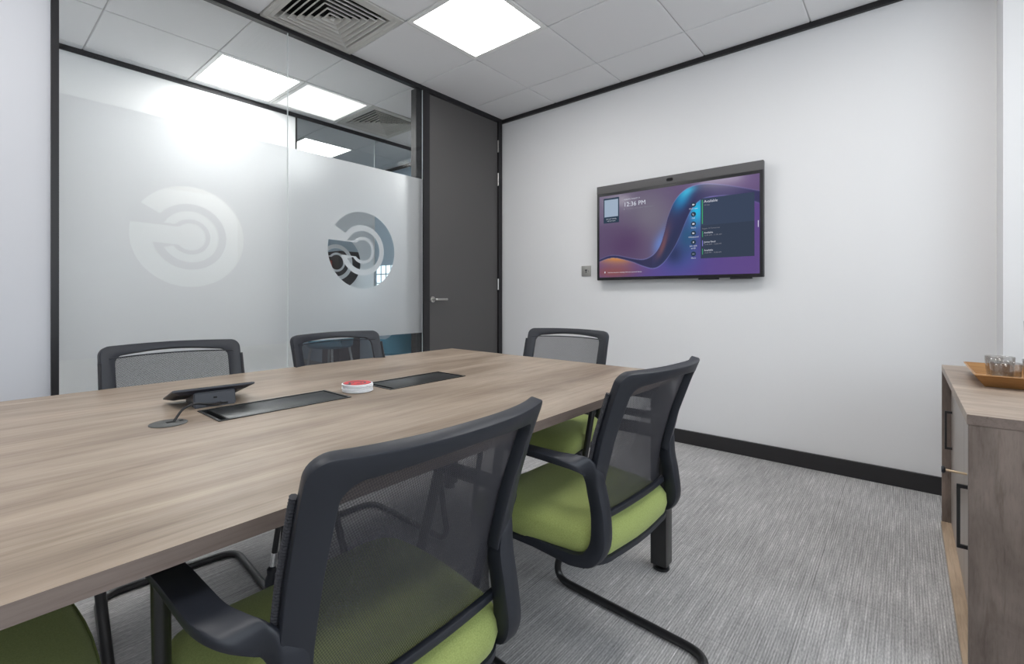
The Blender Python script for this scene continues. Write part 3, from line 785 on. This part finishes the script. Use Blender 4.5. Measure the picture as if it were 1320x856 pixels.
UP = [(0.0, .222), (0.069, 0.261), (0.137, 0.259), (0.254, 0.211), (0.329, 0.2), (0.39, 0.251), (0.432, 0.35), (0.461, 0.51), (0.484, 0.67), (0.53, 0.843), (0.597, 0.946), (0.683, 0.976), (0.786, 0.945), (0.884, 0.894), (1.0, 0.823)]
LO = [(0.0, .196), (0.069, 0.23), (0.137, 0.228), (0.242, 0.176), (0.317, 0.121), (0.39, 0.089), (0.45, 0.143), (0.507, 0.27), (0.552, 0.416), (0.597, 0.608), (0.64, 0.748), (0.704, 0.821), (0.806, 0.824), (.9, .79), (1.0, .70)]
UPc, LOc = catmull(UP, 10), catmull(LO, 10)
def interp(T, u):
    for (a, fa), (c, fc) in zip(T, T[1:]):
        if u <= c: return fa + (fc - fa) * (u - a) / max(1e-6, c - a)
    return T[-1][1]
def s2l(c): return tuple((x / 255 / 12.92) if x / 255 <= .04045 else ((x / 255 + .055) / 1.055) ** 2.4 for x in c)
def mixt(a, c, t): t = max(0, min(1, t)); return tuple(p + (q - p) * t for p, q in zip(a, c))
def gs(x, m, s): return math.exp(-((x - m) / s) ** 2)
def pic(u, v):
    up, lo = interp(UPc, u), interp(LOc, u)
    if v > up:      # above the ribbon
        c = mixt((95, 78, 112), (118, 112, 128), gs(u, .36, .22) * gs(v, .72, .4))
        c = mixt(c, (84, 58, 98), .75 * gs(u, .2, .16) * gs(v, .40, .22))
        c = mixt(c, (104, 140, 215), .9 * gs(v - up, 0, .16) * gs(u, .42, .045) * gs(v, .42, .2))
        c = mixt(c, (112, 90, 136), gs(u, .9, .35) * gs(v, 1.0, .3))
    elif v < lo:    # below the ribbon
        c = mixt((82, 72, 150), (100, 74, 138), u * .9)
        c = mixt(c, (78, 84, 160), gs(u, .55, .12) * gs(v, .2, .2))
        d = lo - v
        c = mixt(c, (225, 148, 66), 1.0 * gs(u, .12, .12) * math.exp(-d / .09))
        c = mixt(c, (150, 82, 70), .8 * gs(u, .10, .17) * gs(v, .06, .08))
        c = mixt(c, (45, 90, 130), .95 * gs(u, .60, .07) * gs(v, .42, .2))
        c = mixt(c, (40, 190, 235), 1.0 * gs(u, .66, .045) * gs(v, .70, .16))
        c = mixt(c, (40, 52, 92), .9 * gs(u, .52, .06) * gs(v, .24, .12))
    else:
        k = (up - v) / max(.02, up - lo)
        c = (52, 52, 92)
        c = mixt(c, (118, 76, 86), gs(u, .455, .045) * gs(v, .30, .30) * gs(k, .35, .35))
        c = mixt(c, (40, 125, 180), gs(u, .57, .07) * gs(v, .84, .14) * gs(k, .2, .4))
        c = mixt(c, (70, 205, 240), .9 * gs(u, .60, .06) * gs(k, .1, .25) * gs(v, .93, .10))
        c = mixt(c, (84, 74, 122), gs(u, .82, .14) * .8)
        c = mixt(c, (40, 48, 84), gs(k, .8, .25) * gs(u, .48, .1))
        if u < .38: c = mixt(c, (45, 45, 80), .6)
    e = min(abs(v - up), abs(v - lo)); c = mixt(c, (150, 160, 225), .55 * math.exp(-(e / .006) ** 2) * (1 if v - lo > -.02 else 0) * (.4 + .6 * gs(u, .5, .35)))
    return s2l(c)
SX0, SX1, SZ0, SZ1 = -1.786, -.683, .132, .754
b = bmesh.new(); NX, NZ = 320, 180; ca = b.verts.layers.float_color.new('pic')
G = []
for i in range(NX + 1):
    r = []
    for j in range(NZ + 1):
        u, v = i / NX, j / NZ; q = b.verts.new((lx(SX0 + (SX1 - SX0) * u), yf - .0006, lz(SZ0 + (SZ1 - SZ0) * v))); q[ca] = (*pic(u, v), 1); r.append(q)
    G.append(r)
for i in range(NX):
    for j in range(NZ): b.faces.new((G[i][j], G[i + 1][j], G[i + 1][j + 1], G[i][j + 1]))
scr = finish(b, 'screen', 'screen', tv, smooth=0)
def rect(bm_, x0, x1, z0, z1, y): bm_.faces.new([bm_.verts.new(p) for p in ((lx(x0), y, lz(z0)), (lx(x1), y, lz(z0)), (lx(x1), y, lz(z1)), (lx(x0), y, lz(z1)))])
def tx_(bm_, s, x, z, size, align='LEFT', y=None):
    add_faces(bm_, text_faces(s, size, align), lambda u, v, w: (lx(x) + u, (yf - .0020) if y is None else y, lz(z) + v))
b = bmesh.new(); rect(b, -1.034, -.712, .462, .642, yf - .0012); finish(b, 'status_panel', 'spanel', scr, smooth=0)
b = bmesh.new(); rect(b, -1.034, -.712, .242, .462, yf - .0012); finish(b, 'schedule_panel', 'spanel2', scr, smooth=0)
b = bmesh.new(); rect(b, -1.750, -1.622, .545, .735, yf - .0012); finish(b, 'invite_panel', 'sicon', scr, smooth=0)
b = bmesh.new(); rect(b, -1.742, -1.630, .592, .722, yf - .0016); finish(b, 'pale_tile', 'sqr', scr, smooth=0)
def line(s_, x, z, size, align='LEFT', m='txt'):
    b_ = bmesh.new(); tx_(b_, s_, x, z, size, align); return finish(b_, 'text_line', m, scr, smooth=0)
def mark(name, m, *rs, y=.002, par=None):
    b_ = bmesh.new()
    for r_ in rs: rect(b_, *r_, yf - y)
    return finish(b_, name, m, par or scr, smooth=0)
line('12:36 PM', -1.585, .655, .045); line('TUESDAY, AUGUST 13', -1.584, .703, .0125)
line('Available', -1.013, .612, .024)
for z, s_ in ((.407, 'Available'), (.345, 'James Read'), (.290, 'Available')): line(s_, -1.012, z, .0155)
for z, s_ in ((.577, 'Meet now'), (.513, 'Call'), (.448, 'Share'), (.385, 'Whiteboard'), (.325, 'Join with'), (.309, 'an ID'), (.243, 'More')): line(s_, -1.081, z, .0135, 'CENTER')
line('Join your meeting', -1.686, .573, .0115, 'CENTER'); line('with this room', -1.686, .557, .0115, 'CENTER')
line('Add this room to a meeting with your personal device', -1.715, .164, .0122)
line('Conference - Birmingham Meeting Room 1', -1.565, .632, .0125, m='txtdim')
line('All day', -1.012, .592, .013, m='txtdim'); line('August 14 Tomorrow', -1.025, .436, .0125, m='txtdim')
for z, s_ in ((.390, '12:00 AM - 11:30 AM'), (.329, '11:30 AM - 12:00 PM'), (.274, '12:00 PM - 12:00 AM')): line(s_, -1.012, z, .0125, m='txtdim')
mark('device_icon', 'txt', (-1.742, -1.734, .164, .176)); mark('room_icon', 'txtdim', (-1.584, -1.576, .632, .641)); mark('page_mark', 'txt', (-.6925, -.6885, .421, .462))
for r_ in ((-1.026, -1.020, .472, .632), (-1.024, -1.020, .384, .424), (-1.024, -1.020, .268, .306)): mark('green_mark', 'sgreen', r_)
mark('violet_mark', 'sviolet', (-1.024, -1.020, .324, .362))
ICON = {.608: [(-1.088, -1.078, -.005, .005), (-1.0775, -1.0735, -.003, .003)], .543: [(-1.086, -1.083, -.003, .006), (-1.0835, -1.077, -.006, -.003)],
        .478: [(-1.088, -1.074, -.005, .005)], .415: [(-1.088, -1.080, -.004, .005), (-1.0805, -1.075, -.005, .003)], .354: [(-1.084, -1.078, -.005, .005)], .275: [(-1.088, -1.074, -.001, .001)]}
for z, ic in ICON.items():
    b = bmesh.new(); vs = [b.verts.new((lx(-1.081) + .0165 * math.cos(2 * math.pi * k / 24), yf - .0014, lz(z) + .0165 * math.sin(2 * math.pi * k / 24))) for k in range(24)]
    b.faces.new(vs)
    for x0, x1, z0, z1 in ic:
        rect(b, x0, x1, z + z0, z + z1, yf - .002); b.faces.ensure_lookup_table(); b.faces[-1].material_index = 1
    finish(b, 'menu_button', ['sicon', 'txt'], scr, smooth=0)

# wall plate
sk = tag(empty('wall_plate', (-1.94, YB, EYE + .19)), 'small square metal wall plate left of the display', 'wall plate')
b = bmesh.new(); box(b, -.042, .042, -.007, 0, -.042, .042, .002); finish(b, 'plate', 'socket', sk, smooth=40)
b = bmesh.new(); box(b, -.003, .003, -.0085, -.007, -.016, .012); box(b, -.010, .010, -.0085, -.007, .004, .012); box(b, .018, .022, -.0085, -.007, -.003, .003); finish(b, 'key_slot', 'ink', sk, smooth=0)

# ------------------------------------------------------------------ cabinet
CT = .720
cab = tag(empty('cabinet', (.35, 2.35, 0)), 'wood-effect storage cabinet with black bar handles at the right, against the column', 'cabinet')
def cb_(x0, x1, y0, y1, z0, z1, name, mat, par=None, bev=.0012):
    b_ = bmesh.new(); box(b_, x0 - .35, x1 - .35, y0 - 2.35, y1 - 2.35, z0, z1, bev); return finish(b_, name, mat, par or cab, smooth=0)
CY0, CY1 = 1.764, 2.935
wt = cb_(.121, .58, CY0 - .002, CY1 + .002, CT - .027, CT, 'worktop', 'cabtop'); wt.data.materials.append(M['tedge'])
for p in wt.data.polygons:
    if p.normal.y < -.7: p.material_index = 1
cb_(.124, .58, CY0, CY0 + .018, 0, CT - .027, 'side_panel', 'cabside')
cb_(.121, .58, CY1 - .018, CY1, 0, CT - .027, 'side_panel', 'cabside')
cb_(.118, .575, CY0 + .018, CY1 - .018, .001, .022, 'base_panel', 'cabbase')
cb_(.56, .575, CY0 + .018, CY1 - .018, .022, CT - .027, 'back_panel', 'cabside')
cm = 2.30
d1 = cb_(.151, .168, cm + .002, CY1 - .019, .024, CT - .030, 'door', 'cabdoor')
d2 = cb_(.151, .168, CY0 + .019, cm - .002, .024, CT - .030, 'door', 'cabdoor')
def handle(door_, y, x, z0, z1):
    b_ = bmesh.new(); q = .0038
    for p in ((x - q, x + q, y - q, y + q, z0, z1), (x, .152, y - q, y + q, z0, z0 + .010), (x, .152, y - q, y + q, z1 - .010, z1)):
        box(b_, p[0] - .35, p[1] - .35, p[2] - 2.35, p[3] - 2.35, p[4], p[5], .0008)
    finish(b_, 'handle', 'tube', door_, smooth=0)
handle(d1, 2.862, .131, .360, .527); handle(d2, 1.850, .110, .330, .507)
b = bmesh.new(); sweep(b, [(.151 - .35, 2.20 - 2.35, .444), (.098 - .35, 2.20 - 2.35, .446)], .004, 12); kb = finish(b, 'lock_key', 'brass', d2)
b = bmesh.new(); sweep(b, [(.100 - .35, 2.20 - 2.35, .446), (.095 - .35, 2.20 - 2.35, .446), (.090 - .35, 2.20 - 2.35, .446)], [.008, .013, .010], 14); kb2 = finish(b, 'key_head', 'plastic', d2)

# tray with glasses
tr = tag(empty('serving_tray', (.33, 2.42, CT)), 'orange-brown wooden serving tray with flared sides on the cabinet', 'tray')
b = bmesh.new()
def rc(x0, x1, y0, y1, z): return [(x0 - .33, y0 - 2.42, z), (x1 - .33, y0 - 2.42, z), (x1 - .33, y1 - 2.42, z), (x0 - .33, y1 - 2.42, z)]
loft(b, [rc(.203, .52, 2.330, 2.640, .001), rc(.174, .55, 2.275, 2.690, .044), rc(.178, .546, 2.281, 2.684, .046), rc(.206, .517, 2.336, 2.634, .008)])
finish(b, 'tray_body', 'tray', tr, smooth=0)
def tumbler(x, y, r, h, lab, name='drinking_glass', cat='glass', grp='tumblers on the tray'):
    b_ = bmesh.new(); w = .0022
    lathe(b_, [(r * .80, 0), (r * .86, .002), (r * .93, h * .4), (r, h - .001), (r - w * .5, h), (r - w, h - .001), (r * .93 - w, h * .4), (r * .86 - w, .012), (r * .5, .010), (.001, .009)], 36, cap=True)
    o_ = finish(b_, name, 'thinglass', smooth=60); o_.location = (x, y, CT + .0085); tag(o_, lab, cat, grp); return o_
tumbler(.262, 2.560, .040, .078, 'clear tumbler on the wooden tray, farther from the camera at the left')
tumbler(.262, 2.420, .040, .070, 'clear tumbler on the wooden tray, nearest the tray front')
tumbler(.350, 2.500, .040, .078, 'clear tumbler on the wooden tray, partly beyond the right picture edge')
o = tumbler(.372, 2.605, .045, .21, 'tall clear glass carafe at the right picture edge', 'carafe', 'carafe', None)

# ------------------------------------------------------------------ things beyond the glass
def shell_chair(x, y, rz, label):
    t = tag(empty('shell_chair', (x, y, 0), R(rz)), label, 'chair', 'blue shell chairs beyond the glass')
    b = bmesh.new(); rg = []
    prof = [(.00, .20, .455), (.0, .235, .475), (.0, .245, .52), (.0, .25, .62), (.0, .25, .72), (.0, .235, .80)]
    n = 28
    outer = []; inner = []
    for k in range(n + 1):
        a = R(-20 + 220 * k / n); hgt = .62 + .18 * max(0, math.sin(a)) ** .8
        outer.append((a, hgt))
    vo = []
    for zi in range(6):
        row = []
        for a, hg in outer:
            z = .49 + (hg - .49) * zi / 5; r = .235 + .02 * zi / 5; row.append(b.verts.new((r * math.cos(a), -r * math.sin(a), z)))
        vo.append(row)
    vi = []
    for zi in range(6):
        row = []
        for a, hg in outer:
            z = .49 + (hg - .49) * zi / 5; r = .195 + .03 * zi / 5; row.append(b.verts.new((r * math.cos(a), -r * math.sin(a), z)))
        vi.append(row)
    for zi in range(5):
        for k in range(n):
            b.faces.new((vo[zi][k], vo[zi][k + 1], vo[zi + 1][k + 1], vo[zi + 1][k])); b.faces.new((vi[zi][k + 1], vi[zi][k], vi[zi + 1][k], vi[zi + 1][k + 1]))
    for k in range(n): b.faces.new((vo[5][k], vo[5][k + 1], vi[5][k + 1], vi[5][k]))
    for k in (0, n):
        for zi in range(5): b.faces.new((vo[zi][k], vo[zi + 1][k], vi[zi + 1][k], vi[zi][k]))
    finish(b, 'backrest', 'bluecloth', t, smooth=50)
    b = bmesh.new(); lathe(b, [(.15, .458), (.215, .468), (.238, .49), (.225, .52), (.17, .535), (.01, .537)], 36); finish(b, 'seat', 'bluecloth', t, smooth=60)
    for sx in (-1, 1):
        for sy in (-1, 1):
            b = bmesh.new(); sweep(b, [(sx * .14, sy * .14, .462), (sx * .20, sy * .20, 0)], [.013, .009], 10); finish(b, 'leg', 'whiteleg', t)
shell_chair(-3.74, 2.87, 120, 'blue upholstered shell chair with white legs, seen through the clear glass beside the door frame')
shell_chair(-4.70, 2.70, 200, 'blue upholstered shell chair in the far room, seen behind the mesh of a chair back')

ck = tag(empty('bookcase', (-5.9, 3.55, 0)), 'dark bookcase with red items in the far room, seen through the clear logo', 'bookcase')
b = bmesh.new(); box(b, -.22, .22, -.16, .16, 0, 1.62, .004); finish(b, 'carcass', 'bookdark', ck, smooth=0)
b = bmesh.new(); box(b, -.20, .05, -.19, -.161, 1.18, 1.50, .003)
for k in range(6): box(b, -.19 + k * .04, -.165 + k * .04, -.20, -.19, 1.19, 1.49)
finish(b, 'red_file_front', 'redbook', ck, smooth=0)
fw = empty('window_6', (-5.10, 3.715, 0)); struct(fw)
M['lamp_win'] = emitter('daylight_pane', (.85, .95, 1), 1.6)
b = bmesh.new(); box(b, -.18, .24, -.012, -.004, .95, 1.42); finish(b, 'window_pane', 'lamp_win', fw, smooth=0)
b = bmesh.new()
for k in range(5): box(b, -.18 + .105 * k - .006, -.18 + .105 * k + .006, -.02, -.003, .95, 1.42)
for k in range(5): box(b, -.18, .24, -.02, -.003, .95 + .1175 * k - .006, .95 + .1175 * k + .006)
finish(b, 'window_bars', 'wall_blue', fw, smooth=0)

# ------------------------------------------------------------------ light
w = bpy.data.worlds.new('sky'); scn.world = w; w.use_nodes = True
bg = w.node_tree.nodes['Background']; bg.inputs[0].default_value = (.80, .90, 1.0, 1); bg.inputs[1].default_value = 1.0
def area(name, loc, rot, sx, sy, power, col):
    l = bpy.data.lights.new(name, 'AREA'); l.shape = 'RECTANGLE'; l.size = sx; l.size_y = sy; l.energy = power; l.color = col
    o = bpy.data.objects.new(name, l); COL.objects.link(o); o.location = loc; o.rotation_euler = rot; return o
area('window_daylight', (WX + .30, .55, 1.62), (0, R(90), 0), 1.6, 4.2, 42, (.91, .95, 1.0))

# ------------------------------------------------------------------ camera
cam = bpy.data.cameras.new('camera'); co = bpy.data.objects.new('camera', cam); COL.objects.link(co); scn.camera = co
cam.sensor_fit = 'HORIZONTAL'; cam.sensor_width = 36; cam.lens = 609.22 / 1320 * 36
co.location = (0, 0, EYE); co.rotation_euler = (R(90), 0, 0.71876)
cam.shift_x = (660 - 634.87) / 1320; cam.shift_y = -(428 - 379.82) / 1320
cam.clip_start = .02

scn.view_settings.view_transform = 'Standard'; scn.view_settings.look = 'None'
scn.view_settings.gamma = 1; scn.view_settings.use_curve_mapping = False; scn.view_settings.exposure = 0.0
cy = scn.cycles
cy.use_denoising = True; cy.max_bounces = 12; cy.diffuse_bounces = 6; cy.glossy_bounces = 5; cy.transmission_bounces = 10; cy.transparent_max_bounces = 24
cy.caustics_reflective = False; cy.caustics_refractive = False; cy.sample_clamp_indirect = 8; cy.blur_glossy = .5
